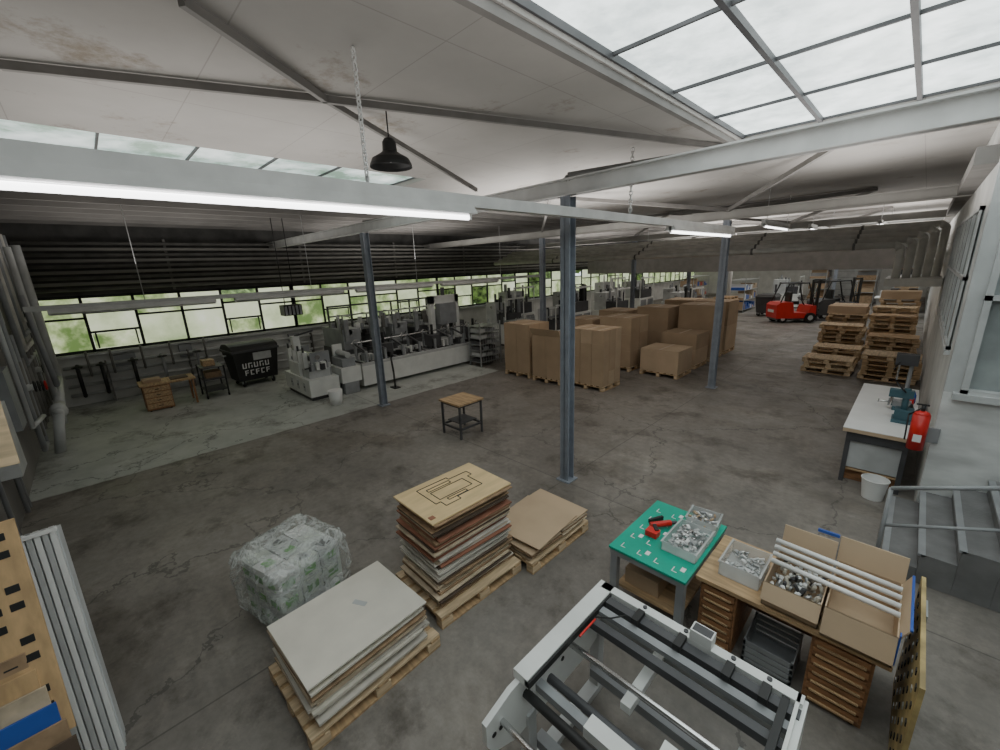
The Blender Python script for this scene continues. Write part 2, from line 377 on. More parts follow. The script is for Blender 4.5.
b.path([(-13.8,yy+.2,4.3),(-13.8,yy+.2,.3)],.06,'lightgrey',12);b.path([(-13.4,yy+.2,3.3),(-13.4,yy+.3,1.3),(-14.4,yy+.3,1.3)],.05,'grey',12)
for i in range(8):
    x=-16+i*.6;b.cyl((x,yy,.6),(x,yy,2.1),.045,'pipedark');b.torus(T(x,yy+.12,1.3+.1*(i%4))@Matrix.Rotation(1.57,4,'X'),.1,.018,'red' if i%4==0 else 'black');b.ball((x,yy,1.3+.1*(i%4)),.08,'lightgrey')
b.box(-15.6,YN+.02,1.0,-14.6,YN+.25,1.9,'grey');b.box(-12.2,YN+.02,2.8,-11.7,YN+.2,3.4,'lightgrey');b.box(-10.6,YN+.02,1.2,-10.0,YN+.22,2.2,'grey');b.box(-10.5,YN+.02,2.5,-10.2,YN+.16,2.9,'black')
for x in (-10.3,-9.4,-9.2,-8.1):b.cyl((x,YN+.08,.1 if x>-10 else 2.2),(x,YN+.08,4.6),.03,'grey',8)
b.box(-9.1,YN+.02,.9,-8.5,YN+.25,1.9,'lightgrey')
b.done()
b=B('floor_pipes')
for z,x in ((.35,.25),(.62,.25),(.9,.2),(1.15,.2)):
    b.cyl((XW+x,YN+.5,z),(XW+x,6.5,z),.05,'lightgrey')
for y in (0,2,4,6):b.box(XW+.1,y-.02,0,XW+.3,y+.02,1.25,'pipedark')
for y in (-.6,-.1,.6,1.3,2.2):
    b.path([(XW+.25,y,.35),(XW+.55,y,.35),(XW+.55,y,1.15),(XW+.25,y,1.2)],.045,'black' if y<1 else 'grey',8);b.torus(T(XW+.6,y,1.2),.11,.018,'black')
    b.path([(XW+.25,y+.25,.9),(XW+.5,y+.25,.9),(XW+.5,y+.25,1.6)],.03,'pipedark',8)
for y,w_,h_ in ((.2,.5,.35),(1.8,.35,.45),(5.2,.4,.3)):b.box(XW+.02,y,1.0,XW+.14,y+w_,1.0+h_,'grey')
b.done()
# ------------------------------------------------------------ fluorescent trunks
def trunk(x,z,y0,y1,tubes,s=1.,ropes=(),off=(),name='fluorescent_light_trunk'):
    b=B(name)
    b.box(x-.05*s,y0,z,x+.05*s,y1,z+.10*s,'beamwhite')
    for k,(a,c) in enumerate(list(tubes)+list(off)):
        b.extr([(x-.05*s,a,z+.02),(x+.05*s,a,z+.02),(x+.10*s,a,z-.06*s),(x-.10*s,a,z-.06*s)],(0,c-a,0),'beamwhite')
        b.cyl((x,a+.03,z-.085*s),(x,c-.03,z-.085*s),.02*s,'tube' if k<len(tubes) else 'white',10)
        b.box(x-.02,a,z-.1*s,x+.02,a+.03,z,'white');b.box(x-.02,c-.03,z-.1*s,x+.02,c,z,'white')
    for yy in ropes:b.cyl((x,yy,z+.1*s),(x,yy,CZ),.008,'lightgrey',6)
    b.done()
trunk(-3.3,4.08,YN+.2,11.0,[(-1.1,2.9),(7.6,10.9)],1.12)
trunk(-3.0,4.3,12.3,15.,[(12.4,14.9)],.9,(12.6,14.8))
trunk(-2.9,4.4,17.5,23,[(17.6,20.5)],.9,(18,22))
trunk(-12.,3.0,-.9,14.8,[],1.0,(.9,4.5,8,12),[(-.6,2.2),(2.6,5.4),(5.8,8.6),(9,11.8)])
trunk(-9.0,3.9,18,24.,[(18,21)],.8,(18.5,23))
trunk(-1.2,4.4,18,26.,[(18,22),(22.5,25.5)],.8,(18.5,23))
def chain(x,y,z0,z1,s=1.):
    b=B('hanging_chain');z=z0;i=0
    while z<z1:
        b.torus(Matrix.Translation((x,y,z))@Matrix.Rotation(math.pi/2*(i%2)+.4,4,'Z')@Matrix.Rotation(math.pi/2,4,'X')@Matrix.Diagonal((.6,1,1,1)),.028*s,.008*s,'white',8,5)
        z+=.042*s;i+=1
    b.cyl((x,y,z0-.04*s),(x,y,z0+.01),.012,'galv');b.done()
chain(-3.3,1.81,4.235,CZ-.02);chain(-3.3,6.14,4.262,CZ-.02,1.4)
def pendant(x,y,z,cz,s=1.):
    b=B('pendant_lamp')
    prof=[(.22,0),(.215,.03),(.19,.08),(.12,.12),(.075,.15),(.07,.24),(.05,.27),(.015,.29)]
    for (r0,z0),(r1,z1) in zip(prof,prof[1:]):b.cyl((x,y,z+z0*s),(x,y,z+z1*s),r0*s,'black',24,r1*s,cap=False)
    b.cyl((x,y,z+.06*s),(x,y,z+.14*s),.05*s,'white');b.cyl((x,y,z+.28*s),(x,y,cz),.008,'black',6);b.done()
pendant(-4.15,2.57,4.56,CZ)
b=B('hanging_heater')
b.box(-13.2,3.95,2.35,-12.8,4.45,2.65,'black')
for i in range(5):b.box(-12.8,3.97+i*.1,2.37,-12.78,4.03+i*.1,2.63,'grey')
b.cyl((-13,4.05,2.65),(-13,4.05,CZ),.012,'black',6);b.cyl((-13,4.35,2.65),(-13,4.35,CZ),.012,'black',6);b.done()
# ------------------------------------------------------------ pallets
def pallet(b,x,y,z,w=.8,l=1.2,m='woodlight',a=0.,m2='wood'):
    old=b.M;b.M=old@T(x,y,z,a)
    for yy in (-l/2+.05,0,l/2-.05):b.box(-w/2,yy-.05,.100,w/2,yy+.05,.122,m2)
    for xx in (-w/2+.05,0,w/2-.05):
        b.box(xx-.05,-l/2,0,xx+.05,l/2,.022,m2)
        for yy in (-l/2+.07,0,l/2-.07):b.box(xx-.05,yy-.07,.022,xx+.05,yy+.07,.100,m)
    n=5 if w<.9 else 6
    for i in range(n):
        xx=-w/2+.06+i*(w-.12)/(n-1);b.box(xx-.055,-l/2,.122,xx+.055,l/2,.144,m)
    b.M=old
def boards(b,x0,x1,y0,y1,z0,z1,mats,t=(.012,.022),jit=.025,gap=.003,topm='ply'):
    z=z0
    while z<z1-.02:
        h=R.uniform(*t);dx=R.gauss(0,jit);dy=R.gauss(0,jit)
        dx=max(-.06,min(.06,dx));dy=max(-.06,min(.06,dy))
        b.rbox((x0+x1)/2+dx,(y0+y1)/2+dy,z,(x1-x0)-R.uniform(0,.09),(y1-y0)-R.uniform(0,.09),h,R.uniform(-.025,.025),R.choice(mats));z+=h+R.uniform(0,gap)
    b.rbox((x0+x1)/2,(y0+y1)/2,z,(x1-x0),(y1-y0),.016,0.,topm);return z+.016
b=B('die_board_stack',T(-3.14,1.07,0,.04))
pallet(b,0,0.02,0,.9,1.22)
zt=boards(b,-.42,.42,-.54,.54,.146,.54,['b2','plygrey','b4','b1','b2','b1','b3'],(.014,.024),.022,.014,'cream')
b.bar((-.1,.1,zt+.001),(.02,.16,zt+.001),.05,.003,'lightgrey')
b.done(.002)
b=B('die_board_stack',T(-3.28,2.42,0,-.02))
pallet(b,0,0,0,.9,1.15)
zt=boards(b,-.37,.37,-.53,.53,.146,1.14,['b1','b2','b3','b1','b4','b2','b5','b3','b2','plygrey','b1'],(.012,.02),.022,.009,'ply')
def ln(x0,y0,x1,y1,w=.009):b.bar((x0,y0,zt+.002),(x1,y1,zt+.002),w,.006,'black')
for q in ([(-.27,-.3),(.1,-.3),(.1,-.24),(.2,-.24),(.2,-.05),(.14,-.05),(.14,.3),(-.12,.3),(-.12,.36),(-.22,.36),(-.22,.1),(-.27,.1)],[(-.12,-.22),(.06,-.22),(.06,.22),(-.12,.22)],[(-.2,-.22),(-.15,-.22),(-.15,.08),(-.2,.08)],[(.09,-.15),(.13,-.15),(.13,.1),(.09,.1)]):
    for i in range(len(q)):ln(*q[i],*q[(i+1)%len(q)])
b.box(.24,-.5,zt,.3,-.44,zt+.004,'b5')
b.done(.002)
b=B('hardboard_stack',T(-3.1,3.6,0,.0))
pallet(b,0,0,0,.86,1.15)
z=boards(b,-.41,.41,-.57,.0,.146,.26,['b2','b1'],(.01,.016),.015,.003,'card2')
z=boards(b,-.40,.42,.02,.57,.146,.30,['b1','b2'],(.01,.016),.015,.003,'card2')
b.rbox(.03,-.1,z+.001,.8,.86,.012,.08,'card2')
b.done(.002)
# plastic wrapped bundle: cartons inside a clear wrinkled sack
BM=T(-4.34,.99,0,.25)
b=B('plastic_wrapped_bundle',BM);rb=random.Random(9)
for i in range(3):
    for j in range(3):
        for k in range(3):
            x=-.33+i*.22;y=-.36+j*.24;z=.03+k*.21
            b.rbox(x+.11,y+.12,z,.205,.225,.2,rb.uniform(-.06,.06),rb.choice(['white','palecarton','palecarton','lightgrey','palecarton']))
            if rb.random()<.8:b.rbox(x+.11,y+.12,z+.2,.12,.1,.004,rb.uniform(-.3,.3),rb.choice(['labelgreen','labelgreen','darkgrey','white']))
            if i==2:b.box(x+.214,y+.05,z+.05,x+.22,y+.18,z+.13,'labelgreen')
            if j==0:b.box(x+.04,y+.0,z+.05,x+.17,y+.006,z+.12,'labelgreen')
par=b.done(.008)
bm=bmesh.new();bmesh.ops.create_icosphere(bm,subdivisions=6,radius=1)
for v in bm.verts:
    c=v.co
    f=lambda t,e:math.copysign(abs(t)**e,t)
    v.co=Vector((f(c.x,.32)*.43,f(c.y,.32)*.46,f(c.z,.40)*.36+.38))
    if v.co.z<.3:v.co.x*=1.0+.2*(.3-v.co.z);v.co.y*=1.+.2*(.3-v.co.z)
me=bpy.data.meshes.new('plastic_bag');bm.to_mesh(me);bm.free()
for pz in me.polygons:pz.use_smooth=True
me.materials.append(MATS['bagplastic']);bag=bpy.data.objects.new('plastic_film',me);bpy.context.scene.collection.objects.link(bag)
bag.parent=par;bag.location=(BM@Vector((0,0,.05)))-par.location;bag.rotation_euler=(0,0,.25)
tx=bpy.data.textures.new('bagn','CLOUDS');tx.noise_scale=.3;tx.noise_depth=2;md=bag.modifiers.new('d','DISPLACE');md.texture=tx;md.strength=.10;md.mid_level=.5
tx=bpy.data.textures.new('bagm','MUSGRAVE');tx.noise_scale=.12;tx.musgrave_type='RIDGED_MULTIFRACTAL';md=bag.modifiers.new('d2','DISPLACE');md.texture=tx;md.strength=.02;md.mid_level=.5
# ------------------------------------------------------------ small work table
b=B('wooden_work_table')
x0,x1,y0,y1=-6.95,-6.3,4.95,5.6
for x in (x0+.03,x1-.03):
    for y in (y0+.03,y1-.03):b.box(x-.02,y-.02,0,x+.02,y+.02,.74,'darkgrey')
for z in (.2,.7):
    b.box(x0+.02,y0+.01,z,x1-.02,y0+.05,z+.04,'darkgrey');b.box(x0+.02,y1-.05,z,x1-.02,y1-.01,z+.04,'darkgrey');b.box(x0+.01,y0+.02,z,x0+.05,y1-.02,z+.04,'darkgrey');b.box(x1-.05,y0+.02,z,x1-.01,y1-.02,z+.04,'darkgrey')
b.box(x0-.02,y0-.02,.74,x1+.02,y1+.02,.78,'wood');b.box(x0+.1,y0+.1,.3,x1-.1,y1-.1,.32,'darkgrey');b.done(.003)
# ------------------------------------------------------------ green mat table
b=B('cutting_mat_table')
x0,x1,y0,y1=-1.8,-1.06,3.22,4.3
for x in (x0+.04,x1-.04):
    for y in (y0+.04,y1-.04):b.box(x-.035,y-.035,0,x+.035,y+.035,.68,'grey')
b.box(x0,y0,.66,x1,y1,.72,'grey');b.box(x0+.05,y0+.08,.25,x1-.05,y1-.08,.28,'wood')
b.box(x0-.01,y0-.01,.72,x1+.01,y1+.01,.745,'green')
for i in range(4):
    for j in range(5):
        xx=x0+.08+i*.17;yy=y0+.06+j*.2
        if i>1 and j>0: continue
        b.box(xx,yy,.7452,xx+.05,yy+.009,.747,'white');b.box(xx,yy,.7452,xx+.009,yy+.07,.747,'white')
        if (i+j)%2: b.box(xx+.06,yy+.05,.7452,xx+.10,yy+.11,.747,'white')
b.box(x0+.1,y0+.15,.28,x0+.45,y0+.6,.45,'card');b.done(.004)
def tray(name,x0,y0,x1,y1,z,h,m,seed,a=0,parts=60,pm=('galv','chrome','lightgrey','white')):
    cx,cy=(x0+x1)/2,(y0+y1)/2;w,d=(x1-x0)/2,(y1-y0)/2
    b=B(name,T(cx,cy,z,a));rr=random.Random(seed);t=.008
    b.box(-w,-d,0,w,d,.01,m);b.box(-w,-d,0,-w+t,d,h,m);b.box(w-t,-d,0,w,d,h,m);b.box(-w,-d,0,w,-d+t,h,m);b.box(-w,d-t,0,w,d,h,m)
    b.box(-w-.01,-d-.01,h-.01,-w+t,d+.01,h,m);b.box(w-t,-d-.01,h-.01,w+.01,d+.01,h,m)
    for i in range(parts):
        px=rr.uniform(-w*.8,w*.8);py=rr.uniform(-d*.8,d*.8);pz=rr.uniform(.02,h*.85)
        if rr.random()<.5:b.rbox(px,py,pz,rr.uniform(.02,.07),rr.uniform(.01,.03),rr.uniform(.008,.02),rr.uniform(0,3.1),rr.choice(pm))
        else:
            aa=rr.uniform(0,6.28);b.cyl((px,py,pz),(px+.04*math.cos(aa),py+.04*math.sin(aa),pz+rr.uniform(-.01,.02)),rr.uniform(.006,.014),rr.choice(pm),8)
    b.done()
tray('parts_tray',-1.4,3.5,-1.08,3.98,.747,.10,'plastic_clear',1,.0,140)
tray('parts_tray',-1.38,4.02,-1.09,4.28,.747,.13,'plastic_clear',2,.1,70,('grey','card','white'))
b=B('cordless_tool')
b.cyl((-1.62,3.72,.80),(-1.48,3.9,.80),.032,'red',12);b.bar((-1.6,3.75,.80),(-1.52,3.66,.80),.04,.05,'black');b.cyl((-1.48,3.9,.8),(-1.44,3.95,.8),.02,'darkgrey',10);b.box(-1.62,3.6,.748,-1.5,3.7,.81,'red');b.bar((-1.68,3.82,.77),(-1.6,3.98,.77),.03,.045,'black');b.done(.003)
# ------------------------------------------------------------ wooden desk with drawer pedestals
b=B('wooden_drawer_desk')
Y0,Y1=3.45,4.2
def pedestal(x0,x1,h=.66):
    b.box(x0,Y0+.02,0.04,x0+.02,Y1,h,'woodred');b.box(x1-.02,Y0+.02,0.04,x1,Y1,h,'woodred');b.box(x0,Y1-.02,.04,x1,Y1,h,'woodred')
    b.box(x0,Y0+.03,0,x1,Y1-.02,.04,'woodred')
    n=7
    for i in range(n):
        z=.05+i*(h-.06)/n;b.box(x0+.02,Y0,z,x1-.02,Y0+.35,z+(h-.06)/n-.022,'woodred');b.box(x0+.04,Y0-.014,z+.0,x1-.04,Y0,z+.02,'wood')
pedestal(-1.0,-.7);pedestal(-.17,.2)
b.box(-1.04,Y0-.02,.66,.28,Y1+.02,.70,'wood')
b.box(-.7,Y0+.5,.2,-.17,Y0+.53,.66,'woodred')
b.done(.003)
b=B('storage_crate')
for x0,y0,x1,y1 in ((-.62,3.5,-.25,3.9),):
    b.box(x0,y0,0,x1,y1,.015,'grey')
    for z in (0,.06,.12,.18):b.box(x0,y0,z,x1,y0+.012,z+.045,'grey');b.box(x0,y1-.012,z,x1,y1,z+.045,'grey');b.box(x0,y0,z,x0+.012,y1,z+.045,'grey');b.box(x1-.012,y0,z,x1,y1,z+.045,'grey')
    for c in ((x0,y0),(x1-.02,y0),(x0,y1-.02),(x1-.02,y1-.02)):b.box(c[0],c[1],0,c[0]+.02,c[1]+.02,.24,'grey')
b.done()
tray('parts_tray',-.9,3.58,-.58,3.98,.702,.14,'plastic_clear',5,.0,60,('white','lightgrey','galv'))
b=B('open_cardboard_box')
z0=.702
def obox(x0,x1,y0,y1,z0,z1,m='card2'):
    t=.008
    b.box(x0,y0,z0,x1,y1,z0+t,m);b.box(x0,y0,z0,x0+t,y1,z1,m);b.box(x1-t,y0,z0,x1,y1,z1,m);b.box(x0,y0,z0,x1,y0+t,z1,m);b.box(x0,y1-t,z0,x1,y1,z1,m)
obox(-.53,-.15,3.46,4.05,z0,.92);obox(-.13,.27,3.42,4.1,z0,.96)
def flap(xa,xb,y0,z0_,y1,z1_,t=.01):b.hexa([(xa,y0,z0_),(xb,y0,z0_),(xb,y0+t,z0_),(xa,y0+t,z0_),(xa,y1,z1_),(xb,y1,z1_),(xb,y1+t,z1_),(xa,y1+t,z1_)],'card2')
flap(-.53,-.15,4.04,.92,4.1,1.12);flap(-.14,.28,4.09,.96,4.15,1.16)
flap(-.13,.27,3.42,.96,3.36,.77);flap(-.53,-.15,3.46,.92,3.39,.80)
b.hexa([(.27,3.42,.96),(.28,3.42,.96),(.28,4.1,.96),(.27,4.1,.96),(.31,3.42,1.05),(.32,3.42,1.05),(.32,4.1,1.05),(.31,4.1,1.05)],'card2')
b.box(.272,3.40,.75,.28,3.44,1.0,'blue');b.box(.31,3.42,1.045,.325,4.1,1.06,'blue');b.box(-.3,4.14,1.14,-.15,4.16,1.165,'blue')
rr=random.Random(4)
for i in range(110):
    px=rr.uniform(-.50,-.18);py=rr.uniform(3.5,4.0);b.cyl((px,py,rr.uniform(.72,.84)),(px+rr.uniform(-.04,.04),py+rr.uniform(-.04,.04),rr.uniform(.74,.87)),.014,rr.choice(['galv','darkgrey','white','b4']),8)
b.done()
b=B('plastic_tube_bundle')
for i in range(4):
    y=3.62+i*.10;b.cyl((-.53-.01*i,y+.05,1.0+.005*i),(.265,y,1.0+.005*i),.02,'white',12)
b.done()
b=B('perforated_steel_plate')
b.box(.36,2.95,0,.385,4.15,1.05,'brassboard')
rr=random.Random(3)
for i in range(8):
    for j in range(7):
        z=.1+j*.14;b.box(.354,3.03+i*.14,z,.36,3.03+i*.14+.035,z+.035,'black' if rr.random()<.7 else 'galv')
b.box(.385,3.7,0,.40,3.9,1.02,'galv');b.done()
# ------------------------------------------------------------ machine frame
b=B('machine_frame')
xa,xb,ya,yb,zt=-1.43,-.1,1.15,2.5,1.0
for x in (xa,xb):
    b.extr([(x-.02,ya+.25,.50),(x-.02,ya+.05,.60),(x-.02,ya,.70),(x-.02,ya,.86),(x-.02,ya+.22,.93),(x-.02,yb-.25,.97),(x-.02,yb,.97),(x-.02,yb,.6),(x-.02,yb-.35,.5)],(.04,0,0),'machwhite')
    s=1 if x==xa else -1
    b.box(x-.035,ya+.3,.93,x+.05*s+.035,yb,1.0,'machwhite');b.box(min(x+.06*s,x+.10*s),ya+.3,.94,max(x+.06*s,x+.10*s),yb-.06,.99,'black')
    for y in (ya+.06,ya+.12,ya+.4,1.9):b.cyl((x-.024,y,.74),(x+.024,y,.74),.018,'black',12)
    b.box(x-.04,ya+.35,0,x+.04,ya+.43,.6,'lightgrey');b.box(x-.04,yb-.14,0,x+.04,yb-.06,.6,'lightgrey');b.box(x-.05,ya+.3,0,x+.05,yb,.06,'lightgrey')
b.box(xa,yb-.07,.93,xb,yb,1.0,'machwhite');b.box(xa,yb-.16,.90,xb,yb-.09,.98,'darkgrey');b.box(xa,yb-.25,.92,xb,yb-.19,.96,'grey');b.box(xa,yb-.36,.88,xb,yb-.30,.94,'darkgrey')
b.box(xa,yb-.09,.6,xb,yb-.04,.75,'lightgrey')
b.cyl((xa,1.95,.86),(xb,1.95,.86),.022,'chrome',12);b.cyl((xa,1.5,.80),(xb,1.5,.80),.03,'black',14)
b.cyl((xa,1.28,.78),(xb,1.28,.78),.02,'chrome',12);b.box(xa,1.6,.72,xb,1.66,.78,'grey');b.cyl((xa,1.75,.7),(xb,1.75,.7),.03,'darkgrey',12)
b.box(-.95,1.9,.70,-.88,yb-.1,.76,'machwhite')
for x in (-1.1,-.8,-.5,-.3):b.box(x,yb-.2,.98,x+.05,yb-.08,1.02,'black');b.cyl((x+.025,yb-.03,1.0),(x+.025,yb-.03,1.012),.015,'darkgrey',10)
b.box(-.62,1.35,.80,-.5,1.8,.88,'machwhite');b.box(-1.0,1.55,.78,-.62,1.65,.86,'machwhite')
b.box(-.74,2.43,1.0,-.6,2.52,1.08,'machwhite');b.box(-.73,2.44,1.08,-.61,2.51,1.082,'darkgrey')
b.cyl((-1.3,1.95,.98),(-1.3,2.15,.98),.008,'red',8);b.path([(-1.3,2.15,1.0),(-1.2,2.2,1.02),(-1.15,2.32,.99)],.006,'black',6)
b.cyl((-.9,1.3,.3),(-.4,1.9,.3),.04,'grey');b.box(xa,1.6,.2,xb,1.68,.28,'grey');b.box(xa,2.3,.2,xb,2.38,.28,'grey')
b.box(-.35,1.3,.5,-.2,2.3,.56,'machwhite')
b.done(.003)
# ------------------------------------------------------------ left foreground boards
b=B('leaning_slatted_panel')
def lean(b,x0,z0,x1,z1,y0,y1,t,m):b.hexa([(x0,y0,z0),(x0+t,y0,z0),(x0+t,y1,z0),(x0,y1,z0),(x1,y0,z1),(x1+t,y0,z1),(x1+t,y1,z1),(x1,y1,z1)],m)
for k in range(4):
    lean(b,-3.84-.05*k,0,-4.22-.05*k,1.78-.02*k,-1.36,-.5,.03,'lightgrey')
n=22
for i in range(n):
    y=-1.35+i*.0385;lean(b,-3.81,0,-4.19,1.8,y,y+.031,.035,'white' if i%2 else 'lightgrey')
lean(b,-3.8-.38*.985,1.773,-3.8-.38,1.8,-1.36,-.5,.04,'white')
b.done(.003)
b=B('slotted_die_boards')
lean(b,-3.1,1.0,-3.5,2.2,-1.3,-.56,.02,'woodorange');lean(b,-3.0,.0,-3.35,1.25,-1.36,-.62,.02,'woodlight')
for k in range(7):
    lean(b,-2.94+.045*k,0,-3.25+.045*k,1.5-.1*k,-1.37,-.66+.02*k,.014,['b1','woodorange','b2','blue','b1','b3','woodorange'][k])
for j in range(12):
    z=1.06+j*.095;x=-3.1-.4*(z-1)/1.2
    for q,yy in enumerate((-.635,-.72,-.82,-.95)):
        if (j+q)%3:lean(b,x+.018,z,x-.012+.018,z+.04,yy-.03,yy+.025,.006,'black')
for j in range(6):
    z=.5+j*.12;x=-3.0-.35*z/1.25;lean(b,x+.018,z,x+.01,z+.03,-.8,-.7,.006,'black')
lean(b,-3.38,2.55,-3.46,2.92,-1.36,-.45,.02,'woodlight');b.box(-3.5,-1.37,0,-3.42,-1.3,2.9,'b1')
b.box(-3.7,-.7,0,-3.6,-.6,.1,'b1')
b.done(.002)
# ------------------------------------------------------------ right side
b=B('concrete_stairs')
for i in range(9):
    b.box(.18+i*.27,5.75,0,.18+(i+1)*.27 if i<8 else 3.9,7.45,.18*(i+1),'stairgrey')
    b.box(.16+i*.27,5.75,.18*(i+1)-.03,.22+i*.27,7.45,.18*(i+1)+.001,'grey')
b.done(.004)
b=B('stair_handrail')
yy=5.68
b.cyl((.12,yy,0),(.12,yy,1.05),.02,'grey');b.path([(.12,yy,1.05),(.9,yy,1.35),(2.6,yy,2.3)],.022,'grey');b.path([(.12,yy,.6),(.9,yy,.9),(2.6,yy,1.85)],.018,'grey')
b.cyl((1.3,yy,.0),(1.3,yy,1.57),.02,'grey');b.cyl((2.2,yy,.0),(2.2,yy,2.05),.02,'grey');b.done()
b=B('workbench')
x0,x1,y0,y1=-.5,.3,7.85,10.9
b.box(x0,y0,.85,x1,y1,.91,'card2');b.box(x0+.0,y0,.905,x1,y1,.92,'white')
b.box(x0+.05,y0+.05,.70,x1-.05,y1-.05,.85,'darkgrey')
for y in (y0+.06,(y0+y1)/2,y1-.12):
    for x in (x0+.05,x1-.11):b.box(x,y,0,x+.06,y+.06,.85,'darkgrey')
b.box(x0+.08,y0+.1,.2,x1-.05,y1-.1,.23,'wood')
b.box(x0+.06,y0+.1,.25,x1-.1,y0+.14,.72,'lightgrey')
b.box(x0+.1,y0+.2,.0,x1-.1,y0+.8,.2,'woodred');b.box(x0+.1,y0+1.6,.23,x1-.1,y0+2.2,.6,'card')
b.box(x0+.06,y0+.95,.23,x0+.5,y0+1.4,.5,'blue');b.box(x0+.06,y0+.4,.3,x0+.5,y0+.8,.5,'darkgrey')
b.done(.004)
b=B('bench_press')
b.box(.0,8.5,.92,.26,8.8,.97,'tealdark');b.box(.02,8.55,.97,.24,8.78,1.12,'tealdark');b.cyl((.12,8.66,1.1),(.12,8.66,1.45),.04,'tealdark');b.box(-.08,8.6,1.3,.2,8.72,1.42,'tealdark');b.cyl((-.04,8.66,1.15),(-.04,8.66,1.3),.02,'chrome');b.bar((.1,8.6,1.4),(-.02,8.35,1.6),.02,.02,'black');b.done(.004)
b=B('bench_vice')
b.box(-.02,9.2,.92,.16,9.4,.99,'tealdark');b.box(-.08,9.22,.99,.2,9.38,1.08,'grey');b.cyl((-.2,9.3,1.03),(-.08,9.3,1.03),.015,'chrome');b.cyl((-.2,9.2,1.03),(-.2,9.4,1.03),.01,'chrome');b.done(.003)
b=B('drill_press')
b.box(-.05,10.1,.92,.2,10.4,.95,'darkgrey');b.cyl((.12,10.3,.95),(.12,10.3,1.7),.03,'grey');b.box(-.1,10.2,1.5,.2,10.38,1.7,'darkgrey');b.cyl((-.04,10.28,1.2),(-.04,10.28,1.5),.015,'chrome');b.bar((-.04,10.2,1.55),(-.1,10.0,1.45),.015,.015,'black');b.done(.003)
b=B('tool_bottles')
for i,(x,y,m) in enumerate([(.2,9.6,'red'),(.1,9.75,'white'),(.22,9.85,'blue'),(.0,9.7,'white'),(.2,9.0,'black')]):
    b.cyl((x,y,.921),(x,y,1.07),.035,m);b.cyl((x,y,1.07),(x,y,1.13),.03,m,12,.01)
b.done()
b=B('fire_extinguisher')
x,y,z=.28,7.40,.95
b.cyl((x,y,z),(x,y,z+.48),.085,'red',16);b.ball((x,y,z+.48),.085,'red',(1,1,.6));b.cyl((x,y,z+.51),(x,y,z+.6),.02,'black');b.bar((x-.07,y,z+.61),(x+.05,y,z+.61),.02,.02,'black');b.path([(x,y,z+.58),(x-.12,y,z+.45),(x-.11,y,z+.1)],.01,'black',6);b.box(x-.03,y+.06,z+.1,x+.2,y+.095,z+.3,'grey');b.box(x-.04,y-.09,z+.12,x+.04,y-.08,z+.22,'white');b.done()
b=B('plastic_bucket')
x,y=-.02,7.6;b.cyl((x,y,0),(x,y,.30),.12,'white',20,.155,cap=False);b.cyl((x,y,0),(x,y,.01),.12,'white',20);b.torus(T(x,y,.30),.155,.008,'white',20);b.done()
# ------------------------------------------------------------ desk + cart left
b=B('wooden_desk')
x0,x1=-15.1,-14.35
b.box(x0,.5,.71,x1,1.75,.76,'wood')
b.box(x0+.03,.55,.03,x1-.03,1.15,.71,'woodred')
for i in range(4):b.box(x1-.03,.57,.08+i*.155,x1-.01,1.13,.21+i*.155,'wood');b.box(x1-.01,.8,.135+i*.155,x1+.01,.9,.15+i*.155,'black')
for y in (1.65,):
    for x in (x0+.03,x1-.08):b.box(x,y,0,x+.05,y+.05,.71,'woodred')
for y in (.6,1.05):
    for x in (x0+.05,x1-.1):b.box(x,y,0,x+.04,y+.04,.03,'black')
b.box(x0+.1,.6,.76,x0+.5,1.0,.84,'card');b.box(x0+.2,1.2,.76,x0+.6,1.6,.79,'b3');b.done(.003)
b=B('metal_cart')
x0,x1,y0,y1=-15.3,-14.5,1.95,2.5
for x in (x0,x1):
    for y in (y0,y1):b.box(x-.02,y-.02,.1,x+.02,y+.02,.95,'black');b.cyl((x,y-.02,.05),(x,y+.02,.05),.05,'rubber')
for z in (.2,.55,.9):b.box(x0,y0,z,x1,y1,z+.03,'darkgrey')
b.box(x0+.1,y0+.1,.93,x0+.5,y0+.4,1.1,'wood');b.box(x0+.1,y0+.1,.58,x0+.6,y0+.5,.75,'b1');b.done()
b=B('waste_container',T(-15.5,3.5,0,.08))
def tap(z0,z1,w0,d0,w1,d1,m):b.hexa([(-w0,-d0,z0),(w0,-d0,z0),(w0,d0,z0),(-w0,d0,z0),(-w1,-d1,z1),(w1,-d1,z1),(w1,d1,z1),(-w1,d1,z1)],m)
tap(.2,1.15,.42,.58,.52,.68,'black');tap(1.15,1.22,.56,.72,.56,.72,'darkgrey')
for i in range(8):
    a0=math.pi*i/8;a1=math.pi*(i+1)/8
    b.face([(-.54*math.cos(a0),-.7,1.22+.2*math.sin(a0)),(-.54*math.cos(a1),-.7,1.22+.2*math.sin(a1)),(-.54*math.cos(a1),.7,1.22+.2*math.sin(a1)),(-.54*math.cos(a0),.7,1.22+.2*math.sin(a0))],'black')
for s in (-.7,.7):b.face([(-.54*math.cos(math.pi*i/8),s,1.22+.2*math.sin(math.pi*i/8)) for i in range(9)],'black')
for y in (-.76,.76):b.cyl((0,y-.05,1.05),(0,y+.05,1.05),.03,'galv')
for x in (-.33,.33):
    for y in (-.45,.45):b.cyl((x,y-.03,.1),(x,y+.03,.1),.1,'rubber',14);b.box(x-.04,y-.05,.1,x+.04,y+.05,.22,'galv')
def P(u,z,w,h,m,off):
    f=(z-.2)/.95;f2=(z+h-.2)/.95;xx0=.42+.10*f+off;xx1=.42+.10*f2+off
    b.hexa([(xx0-.004,u,z),(xx0,u,z),(xx0,u+w,z),(xx0-.004,u+w,z),(xx1-.004,u,z+h),(xx1,u,z+h),(xx1,u+w,z+h),(xx1-.004,u+w,z+h)],m)
P(-.1,.85,.55,.25,'lightgrey',.008)
